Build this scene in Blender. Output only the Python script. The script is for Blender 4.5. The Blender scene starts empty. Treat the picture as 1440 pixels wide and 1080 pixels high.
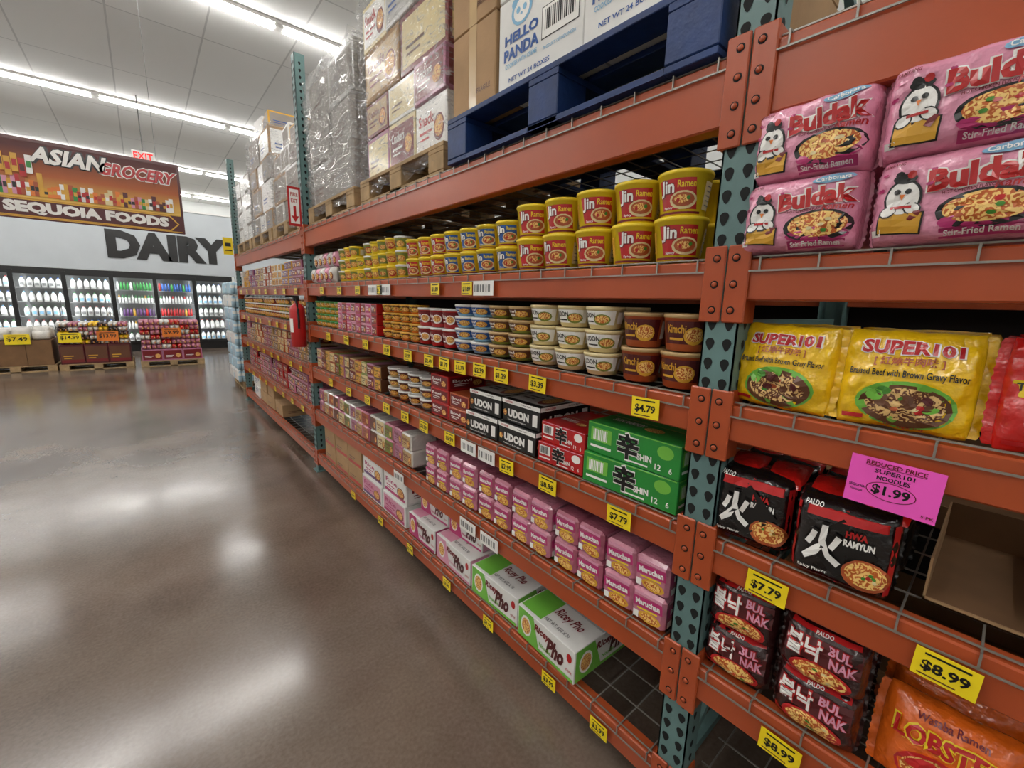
import bpy, math, random
from mathutils import Matrix, Vector, noise
random.seed(7)
sc=bpy.context.scene
try:
    sc.view_settings.view_transform='Standard'
    sc.view_settings.look='None'
except Exception as e: print(e)
H=1.606
# ---------------------------------------------------------------- materials
def lin(c):
    c=c/255.0
    return c/12.92 if c<=.04045 else ((c+.055)/1.055)**2.4
def S(r,g,b): return (lin(r),lin(g),lin(b),1)
MT={}
def mat(name,rgb,rough=.5,var=0.0,vs=8,bump=0.0,bs=30,metal=0.0,coat=0.0,emit=0.0):
    m=bpy.data.materials.new(name); m.use_nodes=True
    nt=m.node_tree; p=nt.nodes['Principled BSDF']; c=S(*rgb)
    p.inputs['Base Color'].default_value=c
    p.inputs['Roughness'].default_value=rough
    p.inputs['Metallic'].default_value=metal
    p.inputs['Coat Weight'].default_value=coat
    p.inputs['Coat Roughness'].default_value=.12
    if emit>0:
        p.inputs['Emission Color'].default_value=c
        p.inputs['Emission Strength'].default_value=emit
    tc=None
    if var>0 or bump>0:
        tc=nt.nodes.new('ShaderNodeTexCoord')
    if var>0:
        n=nt.nodes.new('ShaderNodeTexNoise'); n.inputs['Scale'].default_value=vs; n.inputs['Detail'].default_value=5
        nt.links.new(tc.outputs['Object'],n.inputs['Vector'])
        r=nt.nodes.new('ShaderNodeValToRGB')
        r.color_ramp.elements[0].position=.3; r.color_ramp.elements[1].position=.7
        r.color_ramp.elements[0].color=tuple(max(0,x*(1-var)) for x in c[:3])+(1,)
        r.color_ramp.elements[1].color=tuple(min(1,x*(1+var)) for x in c[:3])+(1,)
        nt.links.new(n.outputs['Fac'],r.inputs['Fac']); nt.links.new(r.outputs['Color'],p.inputs['Base Color'])
    if bump>0:
        n=nt.nodes.new('ShaderNodeTexNoise'); n.inputs['Scale'].default_value=bs; n.inputs['Detail'].default_value=3
        nt.links.new(tc.outputs['Object'],n.inputs['Vector'])
        b=nt.nodes.new('ShaderNodeBump'); b.inputs['Strength'].default_value=bump; b.inputs['Distance'].default_value=.01
        nt.links.new(n.outputs['Fac'],b.inputs['Height']); nt.links.new(b.outputs['Normal'],p.inputs['Normal'])
    MT[name]=m
    return m
mat('orange_steel',(168,74,36),.34,.12,2.5,.03,60)
mat('teal_steel',(96,126,124),.42,.15,6,.05,60)
mat('dark_hole',(8,10,10),.8)
mat('wire',(150,146,138),.4,metal=.5)
mat('back_dark',(26,23,22),.9,.3,4)
mat('cardboard',(168,134,96),.8,.1,6,.1,80)
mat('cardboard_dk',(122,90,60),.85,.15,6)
mat('cardboard_gray',(150,142,134),.7,.2,5)
mat('wood',(164,136,98),.8,.25,12,.2,40)
mat('wood_blue',(16,48,100),.55,.3,9,.2,40)
for n,c in dict(yellow=(238,208,36),tag_yellow=(250,220,26),white=(228,227,223),paper=(243,241,236),black=(15,14,14),red=(184,26,28),
    dkred=(118,18,24),blue=(28,80,154),ltblue=(130,180,212),iceblue=(176,206,222),green=(38,138,54),ltgreen=(114,186,68),pink=(216,150,174),hotpink=(255,92,200),
    magenta=(182,44,108),mauve=(176,112,140),cream=(222,204,152),orange=(228,124,40),brown=(98,58,34),kimchi=(174,82,40),
    tan=(190,158,108),gold=(216,162,48),purple=(98,58,116),teal=(40,126,126),olive=(120,132,50),grey=(120,120,118),maroon=(80,14,18),pgrey=(190,188,184)).items():
    mat(n,c,.36,.08,5,coat=.25)
for n,c in dict(film_pink=(228,152,178),film_yellow=(244,196,20),film_red=(192,24,20),film_black=(18,14,15),film_orange=(228,104,26),
    film_mauve=(176,98,118),film_white=(218,214,207),film_dkbrown=(50,18,18),film_lilac=(196,124,144)).items():
    mat(n,c,.24,.12,9,.85,34,coat=.6)
mat('green_bits',(64,130,36),.5)
def noodle_mat(name,a,b,sc_=160):
    m=mat(name,a,.4); nt=m.node_tree; p=nt.nodes['Principled BSDF']
    tc=nt.nodes.new('ShaderNodeTexCoord'); w=nt.nodes.new('ShaderNodeTexWave'); w.inputs['Scale'].default_value=sc_*.3
    w.inputs['Distortion'].default_value=14; w.inputs['Detail'].default_value=2; w.inputs['Detail Scale'].default_value=1.5
    r=nt.nodes.new('ShaderNodeValToRGB'); r.color_ramp.elements[0].position=.25; r.color_ramp.elements[1].position=.6
    r.color_ramp.elements[0].color=S(*b); r.color_ramp.elements[1].color=S(*a)
    nt.links.new(tc.outputs['Object'],w.inputs['Vector']); nt.links.new(w.outputs['Fac'],r.inputs['Fac']); nt.links.new(r.outputs['Color'],p.inputs['Base Color'])
noodle_mat('noodles',(240,200,118),(184,88,28))
noodle_mat('noodles_beef',(222,184,120),(92,44,20))
m=mat('lamp_white',(255,252,246),.5); p=m.node_tree.nodes['Principled BSDF']
p.inputs['Emission Color'].default_value=(1,.985,.955,1); p.inputs['Emission Strength'].default_value=39
m=mat('led_white',(255,255,255),.5); p=m.node_tree.nodes['Principled BSDF']
p.inputs['Emission Color'].default_value=(.9,.96,1,1); p.inputs['Emission Strength'].default_value=26
mat('exit_red',(230,30,30),.5,emit=1.0)
m=bpy.data.materials.new('cooler_glass'); m.use_nodes=True; nt=m.node_tree; nt.nodes.clear()
o=nt.nodes.new('ShaderNodeOutputMaterial'); mx=nt.nodes.new('ShaderNodeMixShader'); t=nt.nodes.new('ShaderNodeBsdfTransparent'); g=nt.nodes.new('ShaderNodeBsdfGlossy')
g.inputs['Roughness'].default_value=.05; mx.inputs[0].default_value=.05
nt.links.new(t.outputs[0],mx.inputs[1]); nt.links.new(g.outputs[0],mx.inputs[2]); nt.links.new(mx.outputs[0],o.inputs[0]); MT['cooler_glass']=m
def wrapmat(name,lo,hi,bumpd,col):
    m=bpy.data.materials.new(name); m.use_nodes=True; nt=m.node_tree; p=nt.nodes['Principled BSDF']
    p.inputs['Base Color'].default_value=col; p.inputs['Roughness'].default_value=.14; p.inputs['Coat Weight'].default_value=.5; p.inputs['Coat Roughness'].default_value=.06
    o=nt.nodes['Material Output']; mx=nt.nodes.new('ShaderNodeMixShader'); t=nt.nodes.new('ShaderNodeBsdfTransparent')
    tc=nt.nodes.new('ShaderNodeTexCoord'); mp=nt.nodes.new('ShaderNodeMapping'); mp.inputs['Scale'].default_value=(5,5,14); mp.inputs['Rotation'].default_value=(.55,.25,0)
    n=nt.nodes.new('ShaderNodeTexNoise'); n.inputs['Scale'].default_value=2.0; n.inputs['Detail'].default_value=8; n.inputs['Distortion'].default_value=2.2
    n2=nt.nodes.new('ShaderNodeTexNoise'); n2.inputs['Scale'].default_value=16; n2.inputs['Detail'].default_value=4; n2.inputs['Distortion'].default_value=3
    r=nt.nodes.new('ShaderNodeMapRange'); r.inputs['From Min'].default_value=.48; r.inputs['From Max'].default_value=.70; r.inputs['To Min'].default_value=lo; r.inputs['To Max'].default_value=hi
    b=nt.nodes.new('ShaderNodeBump'); b.inputs['Strength'].default_value=1; b.inputs['Distance'].default_value=bumpd
    b2=nt.nodes.new('ShaderNodeBump'); b2.inputs['Strength'].default_value=.8; b2.inputs['Distance'].default_value=bumpd*.5
    nt.links.new(tc.outputs['Object'],mp.inputs['Vector']); nt.links.new(mp.outputs[0],n.inputs['Vector']); nt.links.new(tc.outputs['Object'],n2.inputs['Vector']); nt.links.new(n.outputs['Fac'],r.inputs['Value'])
    nt.links.new(n.outputs['Fac'],b.inputs['Height']); nt.links.new(n2.outputs['Fac'],b2.inputs['Height']); nt.links.new(b.outputs[0],b2.inputs['Normal']); nt.links.new(b2.outputs[0],p.inputs['Normal'])
    nt.links.new(r.outputs[0],mx.inputs[0]); nt.links.new(t.outputs[0],mx.inputs[1]); nt.links.new(p.outputs[0],mx.inputs[2]); nt.links.new(mx.outputs[0],o.inputs[0]); MT[name]=m
wrapmat('stretch_wrap',.07,.52,.025,(.74,.75,.76,1))
wrapmat('stretch_wrap_dense',.32,.62,.022,(.56,.55,.53,1))
# floor
m=mat('polished_concrete',(118,104,94),.2); nt=m.node_tree; p=nt.nodes['Principled BSDF']
tc=nt.nodes.new('ShaderNodeTexCoord')
n1=nt.nodes.new('ShaderNodeTexNoise'); n1.inputs['Scale'].default_value=.8; n1.inputs['Detail'].default_value=9; n1.inputs['Roughness'].default_value=.58
n2=nt.nodes.new('ShaderNodeTexNoise'); n2.inputs['Scale'].default_value=70; n2.inputs['Detail'].default_value=3
mixf=nt.nodes.new('ShaderNodeMath'); mixf.operation='MULTIPLY_ADD'; mixf.inputs[1].default_value=.3
r=nt.nodes.new('ShaderNodeValToRGB'); e=r.color_ramp.elements
e[0].position=.44; e[0].color=S(80,66,56); e[1].position=.86; e[1].color=S(126,112,100)
nt.links.new(tc.outputs['Object'],n1.inputs['Vector']); nt.links.new(tc.outputs['Object'],n2.inputs['Vector'])
nt.links.new(n2.outputs['Fac'],mixf.inputs[0]); nt.links.new(n1.outputs['Fac'],mixf.inputs[2]); nt.links.new(mixf.outputs[0],r.inputs['Fac']); nt.links.new(r.outputs[0],p.inputs['Base Color'])
n3=nt.nodes.new('ShaderNodeTexNoise'); n3.inputs['Scale'].default_value=1.3; n3.inputs['Detail'].default_value=6; nt.links.new(tc.outputs['Object'],n3.inputs['Vector'])
rr=nt.nodes.new('ShaderNodeMapRange'); rr.inputs['From Min'].default_value=.35; rr.inputs['From Max'].default_value=.7; rr.inputs['To Min'].default_value=.14; rr.inputs['To Max'].default_value=.24
nt.links.new(n3.outputs['Fac'],rr.inputs['Value']); nt.links.new(rr.outputs[0],p.inputs['Roughness'])
p.inputs['Specular IOR Level'].default_value=.72
# ceiling
m=mat('ceiling_panels',(186,186,182),.8); nt=m.node_tree; p=nt.nodes['Principled BSDF']
tc=nt.nodes.new('ShaderNodeTexCoord'); br=nt.nodes.new('ShaderNodeTexBrick'); br.offset=0; br.inputs['Scale'].default_value=1
br.inputs['Brick Width'].default_value=1.22; br.inputs['Row Height'].default_value=2.44; br.inputs['Mortar Size'].default_value=.014
br.inputs['Color1'].default_value=S(240,240,237); br.inputs['Color2'].default_value=S(234,234,231); br.inputs['Mortar'].default_value=S(204,204,202)
nt.links.new(tc.outputs['Object'],br.inputs['Vector']); nt.links.new(br.outputs['Color'],p.inputs['Base Color'])
mat('wall_paint',(190,196,200),.7,.04,2)
mat('wall_far',(220,222,220),.8,.04,2)

# ---------------------------------------------------------------- builder
TC={}
def text_geo(s,bold=0.0):
    k=(s,bold)
    if k in TC: return TC[k]
    cu=bpy.data.curves.new('t','FONT'); cu.body=s; cu.size=1; cu.offset=bold; cu.resolution_u=2
    ob=bpy.data.objects.new('t',cu); sc.collection.objects.link(ob)
    dg=bpy.context.evaluated_depsgraph_get(); dg.update()
    me=bpy.data.meshes.new_from_object(ob.evaluated_get(dg))
    vs=[(v.co.x,v.co.y) for v in me.vertices]; fs=[tuple(p.vertices) for p in me.polygons]
    bpy.data.objects.remove(ob); bpy.data.curves.remove(cu); bpy.data.meshes.remove(me)
    if not vs: vs=[(0,0),(1,0),(1,1)]; fs=[(0,1,2)]
    x0=min(v[0] for v in vs);x1=max(v[0] for v in vs);y0=min(v[1] for v in vs);y1=max(v[1] for v in vs)
    vs=[((x-x0)/(x1-x0)-.5,(y-y0)/(y1-y0)-.5) for x,y in vs]
    TC[k]=(vs,fs,(x1-x0)/(y1-y0)); return TC[k]
PL=lambda u,v,o:(u,v,o)
class B:
    def __init__(s): s.v=[];s.f=[];s.m=[];s.sm=[];s.ms=[]
    def mi(s,n):
        if n not in s.ms: s.ms.append(n)
        return s.ms.index(n)
    def add(s,vs,fs,mt,M=None,smooth=False,conv=False):
        b=len(s.v)
        vs=[Vector(v) for v in vs]
        if conv:
            c=sum(vs,Vector())/len(vs); nf=[]
            for f in fs:
                a=vs[f[0]];n=(vs[f[1]]-a).cross(vs[f[2]]-a)
                nf.append(f if n.dot(a-c)>=0 else tuple(reversed(f)))
            fs=nf
        if M is not None: vs=[M@v for v in vs]
        s.v.extend(vs); s.f.extend([tuple(i+b for i in f) for f in fs])
        if isinstance(mt,str): i=s.mi(mt); s.m.extend([i]*len(fs))
        else: s.m.extend([s.mi(x) for x in mt])
        s.sm.extend([smooth]*len(fs))
    def box(s,x0,x1,y0,y1,z0,z1,mt,M=None,c=0.0):
        cx,cy,cz=(x0+x1)/2,(y0+y1)/2,(z0+z1)/2; h=(abs(x1-x0)/2,abs(y1-y0)/2,abs(z1-z0)/2)
        if c<=0:
            vs=[(x,y,z) for x in(x0,x1) for y in(y0,y1) for z in(z0,z1)]
            fs=[(0,1,3,2),(4,6,7,5),(0,4,5,1),(2,3,7,6),(0,2,6,4),(1,5,7,3)]
            s.add(vs,fs,mt,M,conv=True); return
        c=min(c,min(h)*.9); vs=[]; idx={}
        sg=[(a,b_,d) for a in(-1,1) for b_ in(-1,1) for d in(-1,1)]
        for k in sg:
            for ax in range(3):
                q=[k[i]*(h[i] if i==ax else h[i]-c) for i in range(3)]
                idx[(k,ax)]=len(vs); vs.append((q[0]+cx,q[1]+cy,q[2]+cz))
        fs=[]
        for ax in range(3):
            o1,o2=[i for i in range(3) if i!=ax]
            for sn in(-1,1):
                r=[]
                for p,q in((-1,-1),(1,-1),(1,1),(-1,1)):
                    k=[0,0,0];k[ax]=sn;k[o1]=p;k[o2]=q; r.append(idx[(tuple(k),ax)])
                fs.append(tuple(r))
            for p in(-1,1):
                for q in(-1,1):
                    k=[0,0,0];k[o1]=p;k[o2]=q;k[ax]=-1;ka=tuple(k);k[ax]=1;kb=tuple(k)
                    fs.append((idx[(ka,o1)],idx[(kb,o1)],idx[(kb,o2)],idx[(ka,o2)]))
        for k in sg: fs.append((idx[(k,0)],idx[(k,1)],idx[(k,2)]))
        s.add(vs,fs,mt,M,conv=True)
    def lathe(s,prof,mts,M=None,n=16,smooth=True):
        vs=[];fs=[];ml=[]
        for r,y in prof:
            for i in range(n):
                a=2*math.pi*i/n; vs.append((r*math.sin(a),y,r*math.cos(a)))
        for j in range(len(prof)-1):
            for i in range(n):
                k=(i+1)%n; fs.append((j*n+i,j*n+k,(j+1)*n+k,(j+1)*n+i)); ml.append(mts if isinstance(mts,str) else mts[j])
        s.add(vs,fs,ml,M,smooth)
    def deco(s,v2,fs,mt,M,fn,off): s.add([fn(a,b_,off) for a,b_ in v2],fs,mt,M)
    def rect(s,cx,cy,w,h,mt,M,fn=PL,off=.001,nx=1,ny=1,rot=0,shear=0):
        vs=[];fs=[];cr,sr=math.cos(rot),math.sin(rot)
        for j in range(ny+1):
            for i in range(nx+1):
                x=(i/nx-.5)*w;y=(j/ny-.5)*h; x+=shear*y; vs.append((cx+x*cr-y*sr,cy+x*sr+y*cr))
        for j in range(ny):
            for i in range(nx):
                a=j*(nx+1)+i; fs.append((a,a+1,a+nx+2,a+nx+1))
        s.deco(vs,fs,mt,M,fn,off)
    def ell(s,cx,cy,rx,ry,mt,M,fn=PL,off=.001,n=18,rings=2,rot=0):
        vs=[(cx,cy)];fs=[];cr,sr=math.cos(rot),math.sin(rot)
        for j in range(1,rings+1):
            for i in range(n):
                a=2*math.pi*i/n; x=rx*j/rings*math.cos(a);y=ry*j/rings*math.sin(a); vs.append((cx+x*cr-y*sr,cy+x*sr+y*cr))
        for i in range(n):
            k=(i+1)%n; fs.append((0,1+i,1+k))
            for j in range(rings-1): fs.append((1+j*n+i,1+(j+1)*n+i,1+(j+1)*n+k,1+j*n+k))
        s.deco(vs,fs,mt,M,fn,off)
    def poly(s,pts,mt,M,fn=PL,off=.001): s.deco(pts,[tuple(range(len(pts)))],mt,M,fn,off)
    def text(s,t,cx,cy,w,h,mt,M,fn=PL,off=.0015,rot=0,shear=0,bold=.02):
        if not t: return
        vs,fs,ar=text_geo(t,bold)
        if w is None: w=h*ar
        if h is None: h=w/ar
        cr,sr=math.cos(rot),math.sin(rot); o=[]
        for a,b_ in vs:
            x=a*w+shear*b_*h;y=b_*h; o.append((cx+x*cr-y*sr,cy+x*sr+y*cr))
        s.deco(o,fs,mt,M,fn,off)
    def otext(s,t,cx,cy,w,h,mt,out,M,fn=PL,off=.0015,rot=0,shear=0,g=.05,bold=.03):
        s.text(t,cx,cy,w*1.04,h*1.14,out,M,fn,off,rot,shear,bold=bold+g)
        s.text(t,cx,cy,w,h,mt,M,fn,off+.0012,rot,shear,bold=bold)
    def done(s,name,parent=None):
        me=bpy.data.meshes.new(name); me.from_pydata([tuple(v) for v in s.v],[],s.f)
        for n in s.ms: me.materials.append(MT[n])
        me.polygons.foreach_set('material_index',s.m); me.polygons.foreach_set('use_smooth',s.sm); me.update()
        ob=bpy.data.objects.new(name,me); sc.collection.objects.link(ob)
        if parent: ob.parent=parent
        return ob
def empty(name):
    e=bpy.data.objects.new(name,None); sc.collection.objects.link(e); return e
RA=Matrix(((0,0,-1),(-1,0,0),(0,1,0))).to_4x4()
RG=Matrix(((1,0,0),(0,0,-1),(0,1,0))).to_4x4()
def F(x,y,z,rot=0): return Matrix.Translation((x,y,z))@RA@Matrix.Rotation(math.radians(rot),4,'Y')
def G(x,y,z,rot=0): return Matrix.Translation((x,y,z))@RG@Matrix.Rotation(math.radians(rot),4,'Y')
def T(x,y,z): return Matrix.Translation((x,y,z))
U=random.uniform
# ---------------------------------------------------------------- room
XL,XR,YN,YF,ZC=-8,6.5,-7,26,5.92
def slab(name,x0,x1,y0,y1,z0,z1,mt):
    b=B(); b.box(x0,x1,y0,y1,z0,z1,mt); return b.done(name)
slab('floor',XL,XR,YN,YF,-.1,0,'polished_concrete')
slab('ceiling',XL,XR,YN,YF,ZC,ZC+.1,'ceiling_panels')
slab('wall_left',XL-.1,XL,YN,YF,0,ZC,'wall_far')
slab('wall_right',XR,XR+.1,YN,YF,0,ZC,'wall_far')
slab('wall_near',XL,XR,YN-.1,YN,0,ZC,'wall_far')
slab('wall_far',XL,XR,YF,YF+.1,0,ZC,'wall_far')
b=B(); b.box(XL,XR,16.0,16.12,2.2,3.95,'wall_paint'); b.box(2.25,XR,16.0,16.12,0,2.2,'wall_paint'); b.box(XL,XR,15.98,16.14,3.95,4.0,'white')
b.done('wall_dairy')
b=B(); M=G(0,15.995,0)
b.text('DAIRY',.76,H+1.30,2.72,.74,'black',M,off=.012,bold=.065); b.done('wall_lettering')
for yy in(-2.8,2.8,8.4,13.9,19.5,24.2):  # farthest row is added to brighten the area beyond the dairy wall
    b=B(); x=XL+.4
    b.box(XL+.3,XR-.3,yy-.09,yy+.09,ZC-.05,ZC-.001,'white')
    while x<XR-2.4:
        b.box(x,x+2.3,yy-.065,yy+.065,ZC-.10,ZC-.05,'lamp_white'); b.box(x+2.3,x+2.44,yy-.07,yy+.07,ZC-.09,ZC-.05,'white'); x+=2.44
    b.done('ceiling_light')
b=B(); M=G(0.02,6.6,ZC); b.lathe([(.001,0),(.06,0),(.06,-.02),(.015,-.03),(.015,-.1),(.04,-.11),(.04,-.12),(.001,-.12)],'grey',M,12); b.done('fire_sprinkler')
b=B(); M=G(.33,13.4,4.66); b.box(-.2,.2,-.11,.11,-.04,0,'white',M,.01); b.text('EXIT',0,0,.34,.15,'exit_red',M,off=.003); b.box(-.01,.01,.11,ZC-4.66,-.03,-.01,'grey',M); b.done('exit_sign')

# ---------------------------------------------------------------- rack
LV={1:(2.186,2.036),2:(1.724,1.629),3:(1.3695,1.277),4:(1.0,.903),5:(.603,.50),6:(.18,.085)}
PY=[-3.12,.479,4.08,7.66]
rack=empty('pallet_rack')
def drop(cx,cy,s):
    pts=[]
    for i in range(9):
        a=math.pi*(-.15+1.3*i/8); pts.append((cx+.010*s*math.cos(a),cy+.010*s*math.sin(a)))
    pts+= [(cx-.0045*s,cy-.014*s),(cx,cy-.018*s),(cx+.0045*s,cy-.014*s)]
    return pts
for yc in PY:
    b=B(); w=.042
    for xa,xb,fx in((1.10,1.18,1),(2.07,2.15,-1)):
        xf=xa if fx==1 else xb
        b.box(min(xf,xf+fx*.004),max(xf,xf+fx*.004),yc-w,yc+w,0,3.52,'teal_steel')
        b.box(xa,xb,yc-w,yc-w+.004,0,3.52,'teal_steel'); b.box(xa,xb,yc+w-.004,yc+w,0,3.52,'teal_steel')
        b.box(xa-.02,xb+.02,yc-.06,yc+.06,0,.008,'teal_steel')
    M=F(1.10,yc,0); z=.1
    while z<3.48:
        b.poly(drop(-.021,z,1.15),'dark_hole',M); b.poly(drop(.021,z,1.15),'dark_hole',M); z+=.0508
    fs=lambda u,v,o:(w+o,v,-.04-u); fs2=lambda u,v,o:(-w-o,v,-.04-u); z=.1
    while z<3.48:
        b.poly(drop(0,z,.95),'dark_hole',M,fs); b.poly(drop(0,z,.95),'dark_hole',M,fs2); z+=.0508
    for k,z in enumerate([.15,.85,1.55,2.25,2.95]):
        b.box(1.18,2.07,yc-.015,yc+.015,z,z+.03,'teal_steel')
        if z<2.9:
            a=Vector((1.18,0,z+.03) if k%2==0 else (2.07,0,z+.03)); c=Vector((2.07,0,z+.7) if k%2==0 else (1.18,0,z+.7))
            d=(c-a); ang=math.atan2(d.z,d.x)
            b.box(0,d.length,-.012,.012,-.012,.012,'teal_steel',T(a.x,yc,a.z)@Matrix.Rotation(-ang,4,'Y'))
    b.done('upright_frame',rack)
bm=B(); dk=B()
for i in range(3):
    y0,y1=PY[i]+.043,PY[i+1]-.043
    for k,(zt,zb) in LV.items():
        bm.box(1.10,1.15,y0,y1,zb,zt,'orange_steel',c=.004); bm.box(2.10,2.15,y0,y1,zb,zt,'orange_steel')
        for ye,sg in((y0,-1),(y1,1)):
            za,zc_=(zb-.055,zt+.035)
            if k==6: za=max(.01,zb-.02)
            bm.box(1.091,1.099,min(ye-sg*.012,ye+sg*.041),max(ye-sg*.012,ye+sg*.041),za,zc_,'orange_steel',c=.003)
            bm.box(1.099,1.17,min(ye,ye-sg*.006),max(ye,ye-sg*.006),za,zc_,'orange_steel')
            nh=3 if k!=1 else 4
            for q in range(nh):
                zz=za+.03+q*(zc_-za-.06)/(nh-1)
                Mq=F(1.091,ye+sg*.02,zz)
                bm.ell(0,0,.010,.010,'dark_hole',Mq,off=.0006,n=12,rings=1)
                bm.lathe([(.0065,0),(.0065,.003),(.004,.005),(.0001,.005)],'orange_steel',Mq@Matrix.Rotation(math.radians(90),4,'X'),10)
        r=.0019; y=y0+.03
        zt2=zt+.003
        while y<y1-.02:
            dk.box(1.094,2.14,y-r,y+r,zt2-r,zt2+r,'wire'); dk.box(1.094-r,1.094+r,y-r,y+r,zt-.026,zt2+r,'wire'); y+=.115
        for xx in(1.112,1.21,1.33,1.45,1.57,1.69,1.81,1.93,2.05): dk.box(xx-r,xx+r,y0+.01,y1-.01,zt2+r,zt2+3*r,'wire')
        dk.box(1.094-r,1.094+r,y0+.01,y1-.01,zt-.029,zt-.025,'wire')
bm.done('orange_beams',rack); dk.done('wire_decks',rack)
b=B(); b.box(2.17,2.19,PY[0],PY[-1],0.0,2.15,'back_dark'); b.done('interior_shade_sheet',rack)  # added dark sheet standing in for the shade deep inside the rack
ZS={k:v[0]+.0095 for k,v in LV.items()}

# ---------------------------------------------------------------- product helpers
def bowl(b,M,fn,cx,cy,rx,ry,off=.002,rim='dkred',nd='noodles',rot=0):
    b.ell(cx,cy,rx,ry,rim,M,fn,off,18,3,rot); b.ell(cx,cy+ry*.06,rx*.86,ry*.8,nd,M,fn,off+.001,18,3,rot)
    for q in range(5):
        b.ell(cx+rx*U(-.5,.5),cy+ry*U(-.4,.5),rx*.1,ry*.12,random.choice(['green_bits','red','green_bits','cream','kimchi']),M,fn,off+.002,6,1)
def cup(b,M,rt,rb,h,body,lid,label=None,n=24):
    pr=[(.0001,0),(rb*.92,0),(rb,.003),(rt*.965,h-.013),(rt,h-.012),(rt+.001,h-.005),(rt-.001,h-.001),(rt-.006,h-.002),(.0001,h-.003)]
    b.lathe(pr,[body]*3+[lid]*5,M,n)
    def fn(u,v,o):
        r=rb+(rt*.965-rb)*v/(h-.013)+o; a=u/rt; return (r*math.sin(a),v,r*math.cos(a))
    if label: label(b,M,fn,rt,h)
def lab_jin(c1='red'):
    def f(b,M,fn,r,h):
        b.rect(r*.05,h*.47,r*1.55,h*.66,c1,M,fn,.0006,8,1,shear=-.18)
        b.rect(r*1.75,h*.45,r*1.1,h*.6,'cream',M,fn,.0006,4,1); b.rect(-r*1.5,h*.45,r*.8,h*.5,'gold',M,fn,.0006,4,1)
        for k in range(5): b.rect(r*1.75,h*(.25+.1*k),r*.9,h*.025,'grey',M,fn,.0012,4,1)
        b.otext('Jin',-r*.38,h*.6,r*.62,h*.36,'paper','dkred' if c1=='red' else 'black',M,fn,.0012)
        b.text('Ramen',r*.4,h*.68,r*.7,h*.15,'yellow',M,fn,.0015)
        b.ell(r*.3,h*.34,r*.56,h*.2,'cream',M,fn,.0012,14,2); b.ell(r*.3,h*.35,r*.46,h*.15,'kimchi',M,fn,.002,12,2); b.ell(r*.25,h*.36,r*.3,h*.09,'noodles',M,fn,.0028,10,1)
        b.ell(r*.5,h*.38,r*.08,h*.05,'green_bits',M,fn,.0034,6,1); b.ell(r*.1,h*.33,r*.07,h*.05,'red',M,fn,.0034,6,1)
        b.rect(0,h*.07,r*2.2,h*.05,'dkred',M,fn,.0012,8,1); b.text('Spicy',-r*.3,h*.18,r*.4,h*.07,'paper',M,fn,.003)
    return f
def lab_gen(c1,c2,t,tc='paper'):
    def f(b,M,fn,r,h):
        b.rect(0,h*.5,r*2.3,h*.6,c1,M,fn,.0006,8,1)
        b.rect(r*1.65,h*.5,r*.7,h*.5,'paper',M,fn,.0012,3,1)
        b.ell(r*.4,h*.42,r*.5,h*.24,c2,M,fn,.0012,12,2); b.ell(r*.4,h*.44,r*.4,h*.17,'noodles',M,fn,.002,12,2)
        b.text(t,-r*.45,h*.6,r*.9,h*.22,tc,M,fn,.0018)
        b.rect(-r*.45,h*.33,r*.7,h*.06,tc,M,fn,.0018,3,1)
    return f
def pbox(b,M,w,h,d,mt,front=None,side=None,top=None,c=.002):
    b.box(-w/2,w/2,0,h,-d,0,mt,M,c)
    if front: front(b,M,PL,w,h)
    if side: side(b,M,lambda u,v,o:(w/2+o,v,-d/2-u),d,h)
    if top: top(b,M,lambda u,v,o:(u,h+o,-v),w,d)
def dgen(c1,t,tc='paper',c2=None,food=True):
    def f(b,M,fn,W,Hh):
        b.rect(0,Hh*.5,W*.9,Hh*.8,c1,M,fn,.0008)
        if c2: b.rect(0,Hh*.16,W*.9,Hh*.14,c2,M,fn,.0014)
        b.text(t,-W*.14 if food else 0,Hh*.66,W*.5,Hh*.22,tc,M,fn,.002)
        b.rect(-W*.16,Hh*.42,W*.4,Hh*.05,tc,M,fn,.002); b.rect(-W*.2,Hh*.3,W*.3,Hh*.04,tc,M,fn,.002)
        if food: b.ell(W*.26,Hh*.4,W*.16,Hh*.26,'dkred',M,fn,.0016,12,1); b.ell(W*.26,Hh*.42,W*.13,Hh*.2,'noodles',M,fn,.0022,12,1)
    return f
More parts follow.
